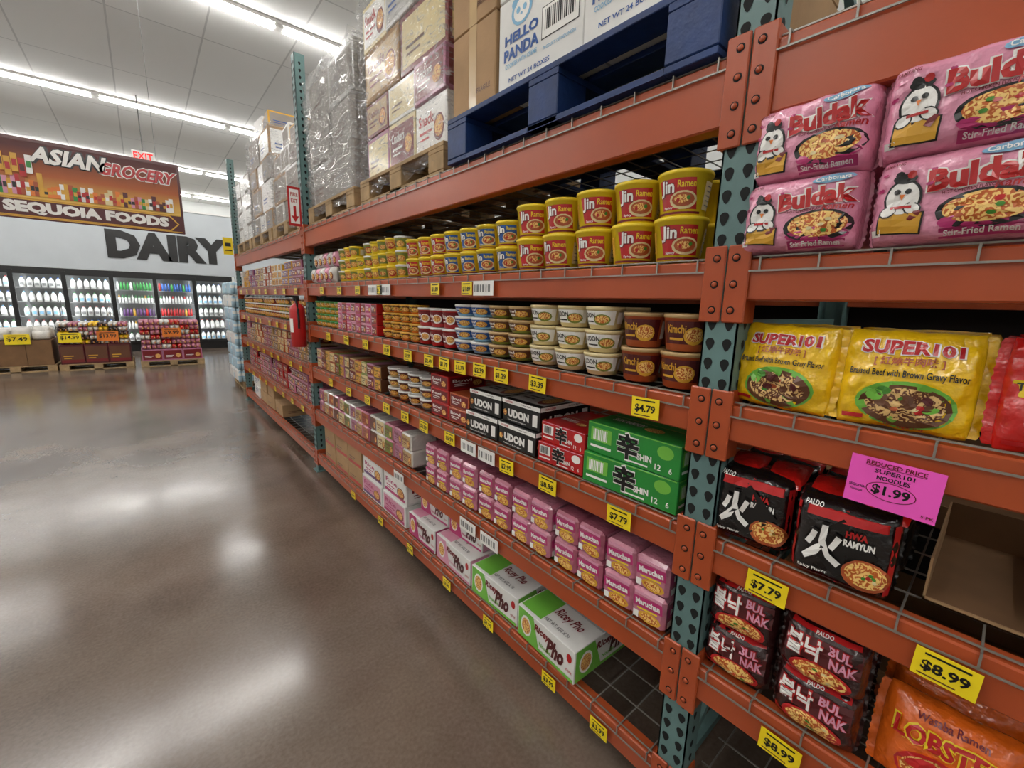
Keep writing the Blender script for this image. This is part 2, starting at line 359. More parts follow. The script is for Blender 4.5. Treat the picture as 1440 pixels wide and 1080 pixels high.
def pillow(b,M,w,h,t,mt,deco=None,nu=18,nv=14,e=4.0,wr=.003,flange=.012,seed=0):
    def sf(u,v,s=1):
        a=min(1,abs(2*u/w)); c=min(1,abs(2*v/h-1)); f=((1-a**e)**.5)*((1-c**e)**.5)
        wz=noise.noise(Vector((u*22+seed*3.1,v*14,seed*1.7)))*wr+noise.noise(Vector((u*60+seed,v*34,seed+5)))*wr*.6
        wz+=wr*.55*math.sin(v*150+seed+5*noise.noise(Vector((u*9,v*20,seed))))*max(0,a-.6)/.4
        return (u*(1-.045*c**5),v+noise.noise(Vector((u*18+seed,c*2,9)))*wr*.6*c,-t/2+s*(t/2*f)+wz*min(1,f*2)*s)
    us=[w/2*math.sin(math.pi/2*(2*i/nu-1)) for i in range(nu+1)]; vsn=[h/2*(1+math.sin(math.pi/2*(2*j/nv-1))) for j in range(nv+1)]
    for s in(1,-1):
        vs=[sf(u,v,s) for v in vsn for u in us]; fs=[]
        for j in range(nv):
            for i in range(nu):
                a=j*(nu+1)+i; q=(a,a+1,a+nu+2,a+nu+1); fs.append(q if s==1 else tuple(reversed(q)))
        b.add(vs,fs,mt,M,True)
    if flange>0:
        for sx in(-1,1):
            vs=[];fs=[];n=24
            for j in range(n+1):
                v=h*(.02+.96*j/n); c=abs(2*v/h-1); x0=sx*w/2*(1-.05*c**5); wv=.004*math.sin(j*.9+seed)
                vs.append((x0-sx*.002,v,-t/2)); vs.append((x0+sx*(flange+(.0012 if j%2 else -.0012)),v,-t/2+wv))
            for j in range(n): fs.append((2*j,2*j+1,2*j+3,2*j+2))
            b.add(vs,fs,mt,M,True)
    fn=lambda u,v,o:(lambda p:(p[0],p[1],p[2]+o))(sf(u,v))
    if deco: deco(b,M,fn,w,h)
# designs
def d_spicy_pink(b,M,fn,w,h):
    b.otext('Buldak',w*.16,h*.67,w*.6,h*.24,'red','paper',M,fn,.003,rot=.06,g=.05,bold=.05)
    b.text('HOT CHICKEN FLAVOR',w*.1,h*.52,w*.3,h*.035,'dkred',M,fn,.003,rot=.05); b.text('Ramen',w*.34,h*.53,w*.22,h*.08,'red',M,fn,.003,shear=.2)
    b.ell(w*.28,h*.885,w*.16,h*.055,'ltblue',M,fn,.003,rot=.1); b.text('Carbonara',w*.28,h*.885,w*.26,h*.06,'paper',M,fn,.0045,rot=.08)
    bowl(b,M,fn,w*.2,h*.31,w*.27,h*.2,.003,'black'); b.ell(w*.2,h*.2,w*.25,h*.09,'magenta',M,fn,.0028,14,2)
    b.rect(w*.2,h*.09,w*.46,h*.1,'magenta',M,fn,.0035,6,1); b.text('Stir-Fried Ramen',w*.2,h*.09,w*.40,h*.06,'paper',M,fn,.0048)
    b.rect(-w*.28,h*.23,w*.29,h*.24,'black',M,fn,.003,3,3,rot=-.06); b.rect(-w*.28,h*.23,w*.265,h*.21,'gold',M,fn,.004,3,3,rot=-.06)
    b.rect(-w*.19,h*.30,w*.05,h*.12,'dkred',M,fn,.0052,1,2,rot=-.5)
    b.ell(-w*.28,h*.5,w*.12,h*.205,'black',M,fn,.0032); b.ell(-w*.28,h*.5,w*.103,h*.18,'paper',M,fn,.0045)
    b.ell(-w*.36,h*.36,w*.06,h*.07,'black',M,fn,.0046,10,1,.5); b.ell(-w*.36,h*.36,w*.048,h*.055,'paper',M,fn,.0052,10,1,.5)
    b.ell(-w*.21,h*.38,w*.06,h*.07,'black',M,fn,.0046,10,1,-.5); b.ell(-w*.21,h*.38,w*.048,h*.055,'paper',M,fn,.0052,10,1,-.5)
    b.ell(-w*.28,h*.71,w*.075,h*.055,'black',M,fn,.0048); b.ell(-w*.315,h*.75,w*.03,h*.045,'black',M,fn,.0055,8,1); b.ell(-w*.245,h*.75,w*.03,h*.045,'red',M,fn,.0055,8,1)
    b.ell(-w*.315,h*.57,w*.022,h*.03,'black',M,fn,.0058,8,1); b.ell(-w*.25,h*.57,w*.022,h*.03,'black',M,fn,.0058,8,1); b.poly([(-w*.30,h*.54),(-w*.265,h*.54),(-w*.283,h*.48)],'orange',M,fn,.006)
    b.rect(-w*.28,h*.40,w*.13,h*.03,'red',M,fn,.006,2,1); b.text('SAMYANG',-w*.38,h*.89,w*.15,h*.04,'dkred',M,fn,.003)
    for ux,vy,r_ in((-.44,.62,.016),(-.13,.62,.014),(-.42,.78,.012),(-.12,.78,.012)):
        b.ell(w*(ux-r_*.4),h*vy,w*r_,h*r_*1.3,'magenta',M,fn,.004,8,1); b.ell(w*(ux+r_*.9),h*vy,w*r_,h*r_*1.3,'magenta',M,fn,.004,8,1)
    b.rect(-w*.43,h*.14,w*.07,h*.07,'paper',M,fn,.004)
def d_super(main='yellow'):
    def f(b,M,fn,w,h):
        tc='red' if main=='yellow' else 'yellow'
        b.otext('SUPER101',0,h*.81,w*.72,h*.13,tc,'paper' if main=='yellow' else 'dkred',M,fn,.003,g=.05,bold=.04)
        b.text('[ \u7d05\u71d2\u725b\u8089\u5473 ]',0,h*.675,w*.5,h*.1,'kimchi' if main=='yellow' else 'paper',M,fn,.003)
        if main!='yellow': b.rect(0,h*.54,w*.9,h*.14,'yellow',M,fn,.0025,8,1)
        b.text('Braised Beef with Brown Gravy Flavor' if main=='yellow' else 'Tomato with Egg Flavor',0,h*.545,w*.86,h*.09,'black',M,fn,.004)
        b.ell(w*.02,h*.25,w*.37,h*.235,'white' if main!='yellow' else 'ltgreen',M,fn,.0026,20,3)
        bowl(b,M,fn,w*.02,h*.24,w*.34,h*.21,.0035,'brown','noodles_beef')
        for q in range(7): b.ell(w*U(-.16,.2),h*U(.24,.38),w*.05,h*.035,random.choice(['brown','brown','maroon']),M,fn,.0066,8,1,U(-1,1))
        b.ell(-w*.2,h*.33,w*.07,h*.06,'ltgreen',M,fn,.007,8,1); b.ell(-w*.14,h*.38,w*.06,h*.04,'green_bits',M,fn,.007,8,1)
        b.rect(-w*.36,h*.08,w*.18,h*.04,'red',M,fn,.003,2,1); b.text('Net Weight: 108g',w*.05,h*.03,w*.3,h*.025,'red' if main=='yellow' else 'paper',M,fn,.003)
    return f
def d_fire(b,M,fn,w,h):
    b.rect(0,h*.9,w*.97,h*.2,'red',M,fn,.0026,8,2); b.rect(0,h*.06,w*.97,h*.08,'red',M,fn,.0026,8,1)
    b.poly([(-w*.0,h*.06),(w*.45,h*.5),(-w*.0,h*.94),(-w*.47,h*.5)],'red',M,fn,.0035); b.poly([(-w*.02,h*.15),(w*.33,h*.5),(-w*.02,h*.85),(-w*.37,h*.5)],'black',M,fn,.0045)
    b.otext('\u706b',-w*.17,h*.5,w*.38,h*.46,'paper','black',M,fn,.006,bold=.04,g=.03)
    b.text('HWA',w*.12,h*.70,w*.2,h*.08,'red',M,fn,.006,bold=.05); b.text('RAMYUN',w*.15,h*.60,w*.28,h*.08,'paper',M,fn,.006,bold=.05)
    bowl(b,M,fn,w*.25,h*.28,w*.22,h*.17,.0065,'kimchi'); b.text('PALDO',-w*.32,h*.93,w*.18,h*.05,'paper',M,fn,.005)
    b.rect(w*.45,h*.5,w*.05,h*.8,'red',M,fn,.003,1,5); b.rect(-w*.46,h*.5,w*.03,h*.8,'red',M,fn,.003,1,5)
    b.text('Spicy Flavor',-w*.24,h*.16,w*.3,h*.05,'paper',M,fn,.006)
def d_octo(b,M,fn,w,h):
    b.rect(0,h*.62,w*.86,h*.42,'maroon',M,fn,.0022,6,4)
    b.otext('\ubd88\ub099',-w*.2,h*.62,w*.42,h*.38,'paper','red',M,fn,.003,bold=.03,g=.04); b.otext('BUL',w*.2,h*.73,w*.26,h*.15,'pink','red',M,fn,.003); b.otext('NAK',w*.25,h*.53,w*.3,h*.17,'pink','red',M,fn,.003)
    bowl(b,M,fn,w*.02,h*.22,w*.36,h*.2,.003,'red'); b.rect(0,h*.93,w*.8,h*.06,'red',M,fn,.003,5,1); b.text('PALDO',0,h*.92,w*.2,h*.05,'paper',M,fn,.0045)
    b.rect(-w*.36,h*.1,w*.2,h*.12,'red',M,fn,.0035,2,1)
def d_lobster(b,M,fn,w,h):
    b.otext('LOBSTER',0,h*.66,w*.78,h*.2,'red','yellow',M,fn,.003,bold=.04); bowl(b,M,fn,0,h*.3,w*.34,h*.22,.003,'red'); b.text('Wasaba Ramen',0,h*.86,w*.5,h*.08,'dkred',M,fn,.003); b.ell(-w*.15,h*.4,w*.12,h*.05,'red',M,fn,.006,10,1,.4)
def d_soup(b,M,fn,w,h):
    b.rect(0,h*.64,w*.86,h*.3,'magenta',M,fn,.0012,4,2,rot=.1); b.text('Maruchan',0,h*.65,w*.72,h*.18,'paper',M,fn,.0024,rot=.1,bold=.04)
    b.rect(0,h*.88,w*.8,h*.09,'pink',M,fn,.0012,3,1); b.rect(0,h*.44,w*.6,h*.05,'yellow',M,fn,.002,3,1,rot=.1)
    b.ell(w*.08,h*.24,w*.34,h*.17,'gold',M,fn,.0012,10,1); b.ell(w*.08,h*.24,w*.26,h*.12,'noodles',M,fn,.002,10,1); b.rect(-w*.33,h*.2,w*.16,h*.2,'paper',M,fn,.0016)
def d_udon(b,M,fn,W,Hh):
    b.text('UDON',-W*.05,Hh*.42,W*.56,Hh*.36,'paper',M,fn,.0015,bold=.06); b.rect(0,Hh*.9,W*.99,Hh*.18,'paper',M,fn,.001)
    b.rect(W*.38,Hh*.4,W*.12,Hh*.5,'paper',M,fn,.001); b.text('Tempura & Original',-W*.1,Hh*.12,W*.5,Hh*.07,'paper',M,fn,.0015); b.text('NONGSHIM',-W*.32,Hh*.9,W*.2,Hh*.09,'red',M,fn,.0016)
    b.ell(-W*.42,Hh*.4,W*.05,Hh*.14,'noodles',M,fn,.0015,10,1); b.text('Tokyo Style',W*.15,Hh*.9,W*.25,Hh*.07,'black',M,fn,.0016)
def d_shin(main):
    def f(b,M,fn,W,Hh):
        b.otext('\u8f9b',-W*.02,Hh*.54,Hh*.8,Hh*.8,'black','paper',M,fn,.0015,g=.02,bold=.04)
        b.text('SHIN',W*.16,Hh*.35,W*.15,Hh*.2,'paper',M,fn,.0015,bold=.04,rot=.06); b.rect(-W*.33,Hh*.62,W*.25,Hh*.46,'ltgreen' if main=='green' else 'paper',M,fn,.001)
        for k in range(9): b.rect(-W*.42+k*W*.02,Hh*.62,W*.008*(1+k%2),Hh*.36,'black' if main!='green' else 'paper',M,fn,.0016)
        b.rect(-W*.33,Hh*.22,W*.25,Hh*.08,'paper',M,fn,.001)
        b.ell(W*.36,Hh*.7,Hh*.26,Hh*.2,'ltgreen' if main=='green' else 'paper',M,fn,.001); b.text('12',W*.3,Hh*.22,W*.06,Hh*.18,'paper',M,fn,.0015); b.text('6',W*.42,Hh*.22,W*.03,Hh*.18,'paper',M,fn,.0015); b.rect(W*.1,Hh*.12,W*.2,Hh*.05,'paper',M,fn,.001)
        b.rect(0,Hh*.98,W*.97,Hh*.03,'ltgreen' if main=='green' else 'pink',M,fn,.001)
    return f
def t_shin(b,M,fn,W,D_):
    b.rect(0,D_*.5,W*.98,D_*.02,'tan',M,fn,.001); b.ell(W*.1,D_*.3,W*.1,W*.07,'noodles',M,fn,.001,12,1); b.text('SHIN RAMYUN',-W*.2,D_*.35,W*.35,D_*.12,'paper',M,fn,.0015)
def d_pho(c):
    def f(b,M,fn,W,Hh):
        b.rect(-W*.34,Hh*.5,W*.28,Hh*.96,c,M,fn,.0008); b.rect(0,Hh*.07,W*.97,Hh*.1,c,M,fn,.0012); b.poly([(-W*.2,Hh*.02),(-W*.08,Hh*.02),(-W*.2,Hh*.98)],c,M,fn,.0009)
        b.text('Ricey',-W*.04,Hh*.7,W*.26,Hh*.3,'dkred',M,fn,.0015,shear=.2,bold=.04); b.text('Pho',W*.2,Hh*.5,W*.28,Hh*.55,'maroon',M,fn,.0015,shear=.2,bold=.05); b.text('Noodle',W*.02,Hh*.3,W*.2,Hh*.14,c,M,fn,.0015); b.ell(-W*.33,Hh*.5,W*.1,Hh*.34,'paper',M,fn,.0014,12,1)
        b.ell(-W*.33,Hh*.5,W*.08,Hh*.26,'noodles',M,fn,.002,12,1); b.ell(W*.42,Hh*.7,W*.04,Hh*.14,'red',M,fn,.0014,10,1); b.text('ACECOOK',W*.42,Hh*.3,W*.1,Hh*.08,'red',M,fn,.0015)
    return f
def t_pho(c):
    def f(b,M,fn,W,D_):
        b.rect(0,D_*.5,W*.98,.05,'pgrey',M,fn,.0016); b.rect(-W*.3,D_*.25,W*.36,D_*.42,c,M,fn,.001); b.rect(W*.3,D_*.75,W*.36,D_*.42,c,M,fn,.001)
        b.text('Ricey Pho',W*.12,D_*.27,W*.42,D_*.16,'dkred',M,fn,.0016,shear=.2); b.text('ACECOOK',-W*.2,D_*.8,W*.3,D_*.07,'red',M,fn,.0016); b.ell(-W*.2,D_*.68,W*.1,D_*.05,'red',M,fn,.0016,12,1)
        b.text('NET WT. 65G X 30',W*.1,D_*.1,W*.4,D_*.05,'grey',M,fn,.0016)
    return f

# ---------------------------------------------------------------- shelf 2 bay A: cups
b=B(); y=.66
for i in range(5):
    for k in range(2):
        for r in range(3):
            cup(b,F(1.185+r*.155+U(-.006,.006),y+U(-.003,.003),ZS[2]+k*.119,U(8,36)),.0735,.058,.118,'yellow','yellow',lab_jin() if r==0 else None,28 if r==0 else 14)
    y+=.15
b.done('instant_ramen_cups')
b=B(); y=1.40
for i in range(7):
    for k in range(2):
        for r in range(3): cup(b,F(1.18+r*.135+U(-.005,.005),y,ZS[2]+k*.10,U(8,30)),.064,.05,.099,'yellow','yellow',lab_jin('blue' if i<4 else 'red') if r==0 else None,18)
    y+=.132
b.done('instant_ramen_cups')
b=B(); y=2.35
cs=[('yellow','gold','Noodle'),('gold','red','Ramen'),('yellow','olive','Cup')]
for i in range(9):
    for k in range(3 if i!=5 else 2):
        cup(b,F(1.18+U(-.005,.005),y,ZS[2]+k*.078,12),.058,.045,.077,'yellow','yellow' if i%4 else 'white',lab_gen(cs[i%3][0] if i%2 else 'olive',cs[i%3][1],cs[i%3][2],'dkred'),14)
    if i<6: pbox(b,F(1.26,y,ZS[2]),.11,.2,.3,'cardboard')
    y+=.118
rowc=[('film_white','pink'),('film_pink','red'),('film_white','green'),('film_pink','dkred'),('film_white','red')]
for i in range(5):
    for q in range(2): pillow(b,F(1.12+q*.03,3.50+i*.115,ZS[2]+q*.12),.105,.12,.08,rowc[(i+q)%5][0],dgen(rowc[(i+q)%5][1],'Noodle'),6,6,flange=0)
b.done('instant_noodle_cups')
# ---------------------------------------------------------------- shelf 3 bay A
b=B()
for y in(.61,.748):
    for k in range(2):
        for r in range(2): cup(b,F(1.185+r*.14,y,ZS[3]+k*.107,18+U(-10,10)),.066,.052,.106,'kimchi','tan',lab_gen('maroon','gold','Kimchi','gold') if r==0 else None,24)
b.done('kimchi_noodle_bowls')
b=B()
for i in range(3):
    for k in range(3):
        for r in range(2): cup(b,F(1.18+r*.14+U(-.004,.004),.895+i*.137,ZS[3]+k*.076,12+U(-12,12)),.066,.05,.075,'cream','cream',lab_gen('paper','olive','UDON','black') if r==0 else None,22)
for i,(c,l) in enumerate([('olive','tan'),('olive','tan'),('ltblue','white'),('ltblue','white')]):
    for k in range(4):
        cup(b,F(1.18,1.305+i*.133,ZS[3]+k*.055,12),.064,.048,.054,c,l,lab_gen('brown' if i<2 else 'blue','gold','Bowl','paper'),18)
for i in range(3):
    for k in range(2): cup(b,F(1.18,1.83+i*.125,ZS[3]+k*.098,12),.06,.047,.097,'red','white',lab_gen('dkred','paper','Miso','paper'),16)
for i in range(4):
    for k in range(4): cup(b,F(1.18,2.19+i*.118,ZS[3]+k*.052,12),.057,.044,.051,'orange','gold',lab_gen('brown','gold','Bowl','yellow'),14)
b.done('noodle_bowls')
b=B()
for i in range(8):
    for k in range(3): pbox(b,F(1.12,2.68+i*.09,ZS[3]+k*.068,U(-3,3)),.084,.066,.2,'pink' if i%3 else 'red',dgen('magenta' if i%2 else 'dkred','Ramen'),None,None)
b.done('noodle_packets')
b=B()
for i in range(5):
    for k in range(4): cup(b,F(1.18,3.44+i*.118,ZS[3]+k*.052,12),.057,.044,.051,'gold','green',lab_gen('olive','gold','Bowl','paper'),14)
b.done('noodle_bowls')
# ---------------------------------------------------------------- shelf 4 bay A
b=B()
for k in range(2): pbox(b,F(1.115+.006*k,.725,ZS[4]+k*.106,1.5-3*k),.345,.104,.26,'green',d_shin('green'),d_shin('green'),t_shin)
b.done('noodle_soup_box')
b=B()
for k in range(2): pbox(b,F(1.12+.01*k,1.02,ZS[4]+k*.078,2-3*k),.22,.077,.26,'red',d_shin('black'),d_shin('black'),t_shin)
b.done('noodle_soup_box')
b=B()
for y,n in((1.265,2),(1.51,2)):
    for k in range(n): pbox(b,F(1.12+.02*k,y,ZS[4]+k*.1,U(-2,2)),.235,.098,.3,'black',d_udon,d_udon,dgen('pgrey','UDON','black',food=True))
b.done('udon_noodle_box')
b=B()
for y in(1.72,1.9):
    for k in range(3 if y>1.8 else 2): pbox(b,F(1.13+U(0,.01),y,ZS[4]+k*.075,U(-3,3)),.17,.073,.24,'red' if y>1.8 else 'kimchi',dgen('dkred','Bowl'),dgen('dkred','Bowl'),None)
for i in range(4):
    for k in range(3): cup(b,F(1.19,2.08+i*.138,ZS[4]+k*.062,10),.066,.05,.061,['grey','white','kimchi','tan'][i],'white',lab_gen('maroon','gold','Soba'),16)
cc=['brown','mauve','olive','kimchi','tan']
for i in range(12):
    for k in range(2): pbox(b,F(1.13,2.68+i*.112,ZS[4]+k*.085,U(-4,4)),.107,.083,.2,cc[i%5],dgen(['gold','dkred','cream'][i%3],'Ramen','black' if i%3!=1 else 'paper'))
b.done('noodle_bowls_and_boxes')
# ---------------------------------------------------------------- shelf 5 bay A : shrink wrapped soup packs
b=B()
y=.668; i=0
while y<2.1:
    for r in range(2):
        px=U(0,.012); pr=U(-1.5,1.5)
        for ky in(0,1):
            for kx in(-1,1):
                fm='film_mauve' if int(i/8)%2 else 'film_lilac'
                pbox(b,F(1.112+r*.25+px+U(0,.003),y+kx*.0585,ZS[5]+ky*.113,pr),.116,.112,.22,fm,d_soup if r==0 else None,d_soup if kx==-1 and r==0 else None,None,.011)
                i+=1
    y+=.247
b.done('shrink_wrapped_noodle_multipacks')
b=B(); cc=['tan','mauve','olive','cream','brown','kimchi']
for i in range(14):
    for k in range(2):
        pbox(b,F(1.12+U(0,.012),2.27+i*.125,ZS[5]+k*.105,U(-3,3)),.12,.103,.18,['film_white','film_mauve','film_lilac','film_white'][i%4],dgen(cc[i%6],'Noodle','dkred'),None,None,.009)
b.done('noodle_multipacks')
# ---------------------------------------------------------------- shelf 6 bay A: cartons
b=B()
pbox(b,F(1.10,1.035,ZS[6],-2),.335,.14,.38,'white',d_pho('ltgreen'),d_pho('ltgreen'),t_pho('ltgreen'))
pbox(b,F(1.115,1.39,ZS[6],1.5),.335,.14,.38,'white',d_pho('ltgreen'),d_pho('ltgreen'),t_pho('ltgreen'))
pbox(b,F(1.12,1.75,ZS[6],-1),.335,.14,.38,'white',d_pho('pink'),d_pho('pink'),t_pho('pink'))
pbox(b,F(1.12,2.09,ZS[6],0),.31,.14,.38,'white',d_pho('magenta'),d_pho('magenta'),t_pho('pink'))
for y in(1.75,2.08): pbox(b,F(1.2,y,ZS[6]+.141,2),.30,.12,.3,'white',d_pho('magenta' if y>1.6 else 'ltgreen'),d_pho('pink'),t_pho('pink'))
b.done('rice_noodle_cartons')
b=B()
for i in range(2):
    for k in range(2): pbox(b,F(1.12+.01*k,2.46+i*.36,ZS[6]+k*.145,U(-1,1)),.34,.143,.35,'white',dgen('paper' if k else 'pink','Rice','magenta',c2='purple' if i else 'magenta'),dgen('paper','Rice','dkred'))
for i in range(3):
    for k in range(2): pbox(b,F(1.12,3.14+i*.29,ZS[6]+k*.15,U(-2,2)),.27,.148,.35,'cardboard',dgen('cardboard','','brown',food=False,c2='red'))
b.done('noodle_cartons')
# ---------------------------------------------------------------- bay C goods (farther bay)
def filler(name,k,y0,y1,w,h,d,n,mats,des,kind='box'):
    b=B(); y=y0+w/2; i=0
    while y+w/2<=y1:
        for q in range(n if (i*7)%5 else n-1):
            M=F(1.13+U(0,.015),y,ZS[k]+q*h,U(-3,3)); de=des[(i//3)%len(des)]; mm=mats[(i//3)%len(mats)]
            if kind=='box': pbox(b,M,w*.96,h*.985,d,mm,de,de)
            elif kind=='cup': cup(b,F(1.13+w/2,y,ZS[k]+q*h,10),w*.48,w*.38,h*.985,mm,'white',de,14)
        y+=w; i+=1
    b.done(name)
g=dgen
filler('noodle_packets',2,4.2,7.55,.15,.075,.25,3,['mauve','gold','white','kimchi','cream'],[g('dkred','Ramen'),g('purple','Soba'),g('gold','Egg','dkred'),g('paper','Rice','dkred')])
filler('noodle_bowls',3,4.2,7.55,.13,.075,.2,3,['kimchi','gold','olive'],[lab_gen('brown','gold','Bowl'),lab_gen('dkred','gold','Miso')],'cup')
filler('noodle_packets',4,4.2,7.55,.14,.08,.25,3,['tan','mauve','kimchi'],[g('brown','Ramen'),g('dkred','Soba'),g('cream','Rice','dkred')])
filler('noodle_packets',5,4.2,7.55,.16,.085,.25,3,['mauve','pink','red'],[g('dkred','Ramen'),g('maroon','Soba')])
filler('shipping_cartons',6,5.5,7.3,.42,.15,.4,2,['cardboard','white'],[g('cardboard','','brown',food=False),g('paper','RICE','blue',food=False)])
# ---------------------------------------------------------------- bay B (nearest bay)
b=B(); s=1
for yy,x in((.342,1.075),(.105,1.06),(-.13,1.06),(-.365,1.06),(-.605,1.06)):
    for k in range(2):
        pillow(b,F(x+U(0,.008),yy,ZS[2]+k*.152,U(-3,3)),.222,.157,.13,'film_pink',d_spicy_pink,36,24,e=8,wr=.007,flange=.006,seed=s); s+=1
        pillow(b,F(x+.15,yy,ZS[2]+k*.152),.215,.152,.13,'film_pink',None,10,8,e=5,wr=.006,flange=0,seed=s)
b.done('pink_ramen_multipacks')
b=B(); s=30
def tilt(x,y,z,r,a): return F(x,y,z,r)@Matrix.Rotation(math.radians(-a),4,'X')
for yy,mm,dd in((.345,'film_yellow','yellow'),(.12,'film_yellow','yellow'),(-.11,'film_red','red'),(-.345,'film_red','red'),(-.585,'film_red','red')):
    for r in range(3):
        pillow(b,tilt(1.105+r*.085,yy,ZS[3]+.002,U(-5,5),8),.205,.2,.08,mm,d_super(dd) if r==0 else None,34 if r==0 else 12,24 if r==0 else 8,e=3,wr=.011,flange=.014,seed=s); s+=1
b.done('yellow_beef_noodle_bags')
b=B(); s=60
for yy,x in((.36,1.115),(.165,1.09)):
    for r in range(2):
        Mh=F(x+r*.16,yy,ZS[4],6*(1-r)); pillow(b,Mh,.185,.195,.15,'film_black',d_fire if r==0 else None,28,20,e=10,wr=.006,flange=.005,seed=s); s+=1
        for q in(-.05,.045): pillow(b,F(x+.03+r*.16,yy+q,ZS[4]+.188,0)@Matrix.Rotation(math.radians(-70),4,'X'),.085,.1,.03,'film_red',None,6,6,flange=0,seed=s)
b.done('black_spicy_noodle_multipacks')
b=B(); s=80
for yy,x in((.35,1.115),(.168,1.10)):
    for k in range(2):
        for r in range(2):
            pillow(b,tilt(x+r*.12,yy,ZS[5]+k*.135,U(-4,4),5),.17,.14,.1,'film_dkbrown',d_octo if r==0 else None,26,18,e=5,wr=.008,flange=.005,seed=s); s+=1
b.done('octopus_noodle_bags')
b=B()
for q,yy in enumerate((-.05,-.28,-.51)):
    for r in range(2): pillow(b,tilt(1.12+r*.1,yy,ZS[5],0,10),.21,.2,.09,'film_orange',d_lobster if r==0 else None,26,18,e=3,wr=.010,flange=.014,seed=s+r+q*7)
b.done('lobster_noodle_bags')
def tray(b,x0,x1,y0,y1,z,h,fl=.35):
    t=.004
    b.box(x0,x1,y0,y1,z,z+t,'cardboard_dk'); b.box(x1-t,x1,y0,y1,z,z+h,'cardboard_dk'); b.box(x0,x1,y0,y0+t,z,z+h,'cardboard'); b.box(x0,x1,y1-t,y1,z,z+h,'cardboard')  # floor and back wall take darker cardboard as painted inner shade
    b.box(x0,x0+t,y0,y1,z,z+h*fl,'cardboard')
b=B(); tray(b,1.20,1.62,-.15,.035,ZS[4],.10,.1); b.done('empty_cardboard_tray')
b=B(); tray(b,1.16,1.62,-.42,-.17,ZS[4],.10,.1); b.done('empty_cardboard_tray')
b=B(); tray(b,1.65,2.04,-.42,.35,ZS[4],.2); b.done('empty_cardboard_tray')
b=B(); tray(b,1.42,1.9,-.3,.4,ZS[5],.12); b.done('empty_cardboard_tray')
b=B()
for i in range(3): pbox(b,F(1.2,-.5-.45*i,ZS[6]),.42,.2,.5,'cardboard',dgen('cardboard','NOODLE','brown',food=False))
b.done('shipping_cartons')

# ---------------------------------------------------------------- price tags
b=B()
def tag(y,k,price,w=.09,h=.06,mt='tag_yellow',x=1.083,rot=0,dz=0):
    zt,zb=LV[k]; M=F(x,y,(zt+zb)/2-.01+dz,0)@Matrix.Rotation(rot,4,'Z')
    b.box(-w/2,w/2,-h/2,h/2,-.0015,0,mt,M)
    if mt=='tag_yellow':
        b.text(price,0,-h*.05,w*.74,h*.42,'black',M,off=.001,bold=.03); b.rect(0,h*.36,w*.7,h*.07,'black',M,off=.0008); b.rect(-w*.1,-h*.38,w*.6,h*.05,'brown',M,off=.0008)
    else:
        for q in range(6): b.rect(-w*.4+q*w*.14,0,w*.05*(1+q%2),h*.5,'grey',M,off=.0008)
for y,p in((.66,'$4.79'),(1.115,'$3.39'),(1.33,'$1.29'),(1.48,'$2.39'),(1.63,'$1.79'),(1.77,'$1.79'),(1.92,'$2.49'),(2.15,'$1.99'),(2.42,'$1.89'),(2.75,'$1.29'),(3.1,'$0.99'),(3.5,'$1.49')): tag(y,3,p,rot=U(-.05,.05),dz=U(-.006,.006))
for y,p in((.72,'$7.79'),(1.04,'$8.98'),(1.28,'$2.99'),(1.72,'$5.99'),(1.98,'$2.99'),(2.2,'$1.99'),(2.45,'$1.99'),(2.75,'$1.29'),(3.1,'$0.99'),(3.5,'$1.49')): tag(y,4,p,rot=U(-.05,.05),dz=U(-.006,.006))
for y,p in((.735,'$3.99'),(.985,'$3.99'),(1.385,'$3.99'),(1.75,'$3.99'),(2.17,'$2.99'),(2.6,'$9.99'),(3.1,'$9.99')): tag(y,6,p,.075,.055)
for y,p in((1.58,'$1.89'),(1.85,'$1.89'),(2.5,'$1.29'),(2.85,'$0.99'),(3.2,'$1.99'),(3.6,'$1.99')): tag(y,2,p,.08,.055)
for y in(1.46,2.42,2.6): tag(y,2,'',.14,.06,'paper')
for y in(1.42,1.56): tag(y,4,'',.12,.06,'paper')
for y in(1.39,1.56,2.3): tag(y,5,'',.13,.06,'paper')
for y,k,p in((.29,4,'$7.79'),(-.02,4,'$8.99'),(.21,5,'$8.99'),(-.3,4,'$8.99'),(-.3,5,'$4.99')): tag(y,k,p,.09,.06,rot=-.04)
y=4.4
while y<7.5:
    for k in(2,3,4,5): tag(y+U(-.1,.1),k,'$1.99',.09,.055)
    y+=.4
b.done('price_tags')
b=B(); M=F(1.080,.105,1.272,0)@Matrix.Rotation(-.03,4,'Z')
b.box(-.07,.07,-.05,.05,-.0015,0,'hotpink',M); b.text('REDUCED PRICE',0,.04,.09,.009,'dkred',M,off=.001); b.rect(0,.034,.09,.001,'dkred',M,off=.001)
b.text('SUPER101',0,.026,.06,.009,'black',M,off=.001); b.text('NOODLES',0,.013,.05,.009,'black',M,off=.001)
b.ell(0,-.012,.038,.019,'dkred',M,off=.0006,n=28); b.ell(0,-.012,.0365,.0175,'hotpink',M,off=.001,n=28); b.text('$1.99',0,-.012,.058,.022,'black',M,off=.0016,bold=.03)
b.text('SEQUOIA',-.052,-.014,.026,.006,'black',M,off=.001); b.text('FOODS',-.052,-.023,.02,.004,'black',M,off=.001); b.text('5 PK',.058,-.04,.018,.006,'dkred',M,off=.001)
b.done('reduced_price_sign')

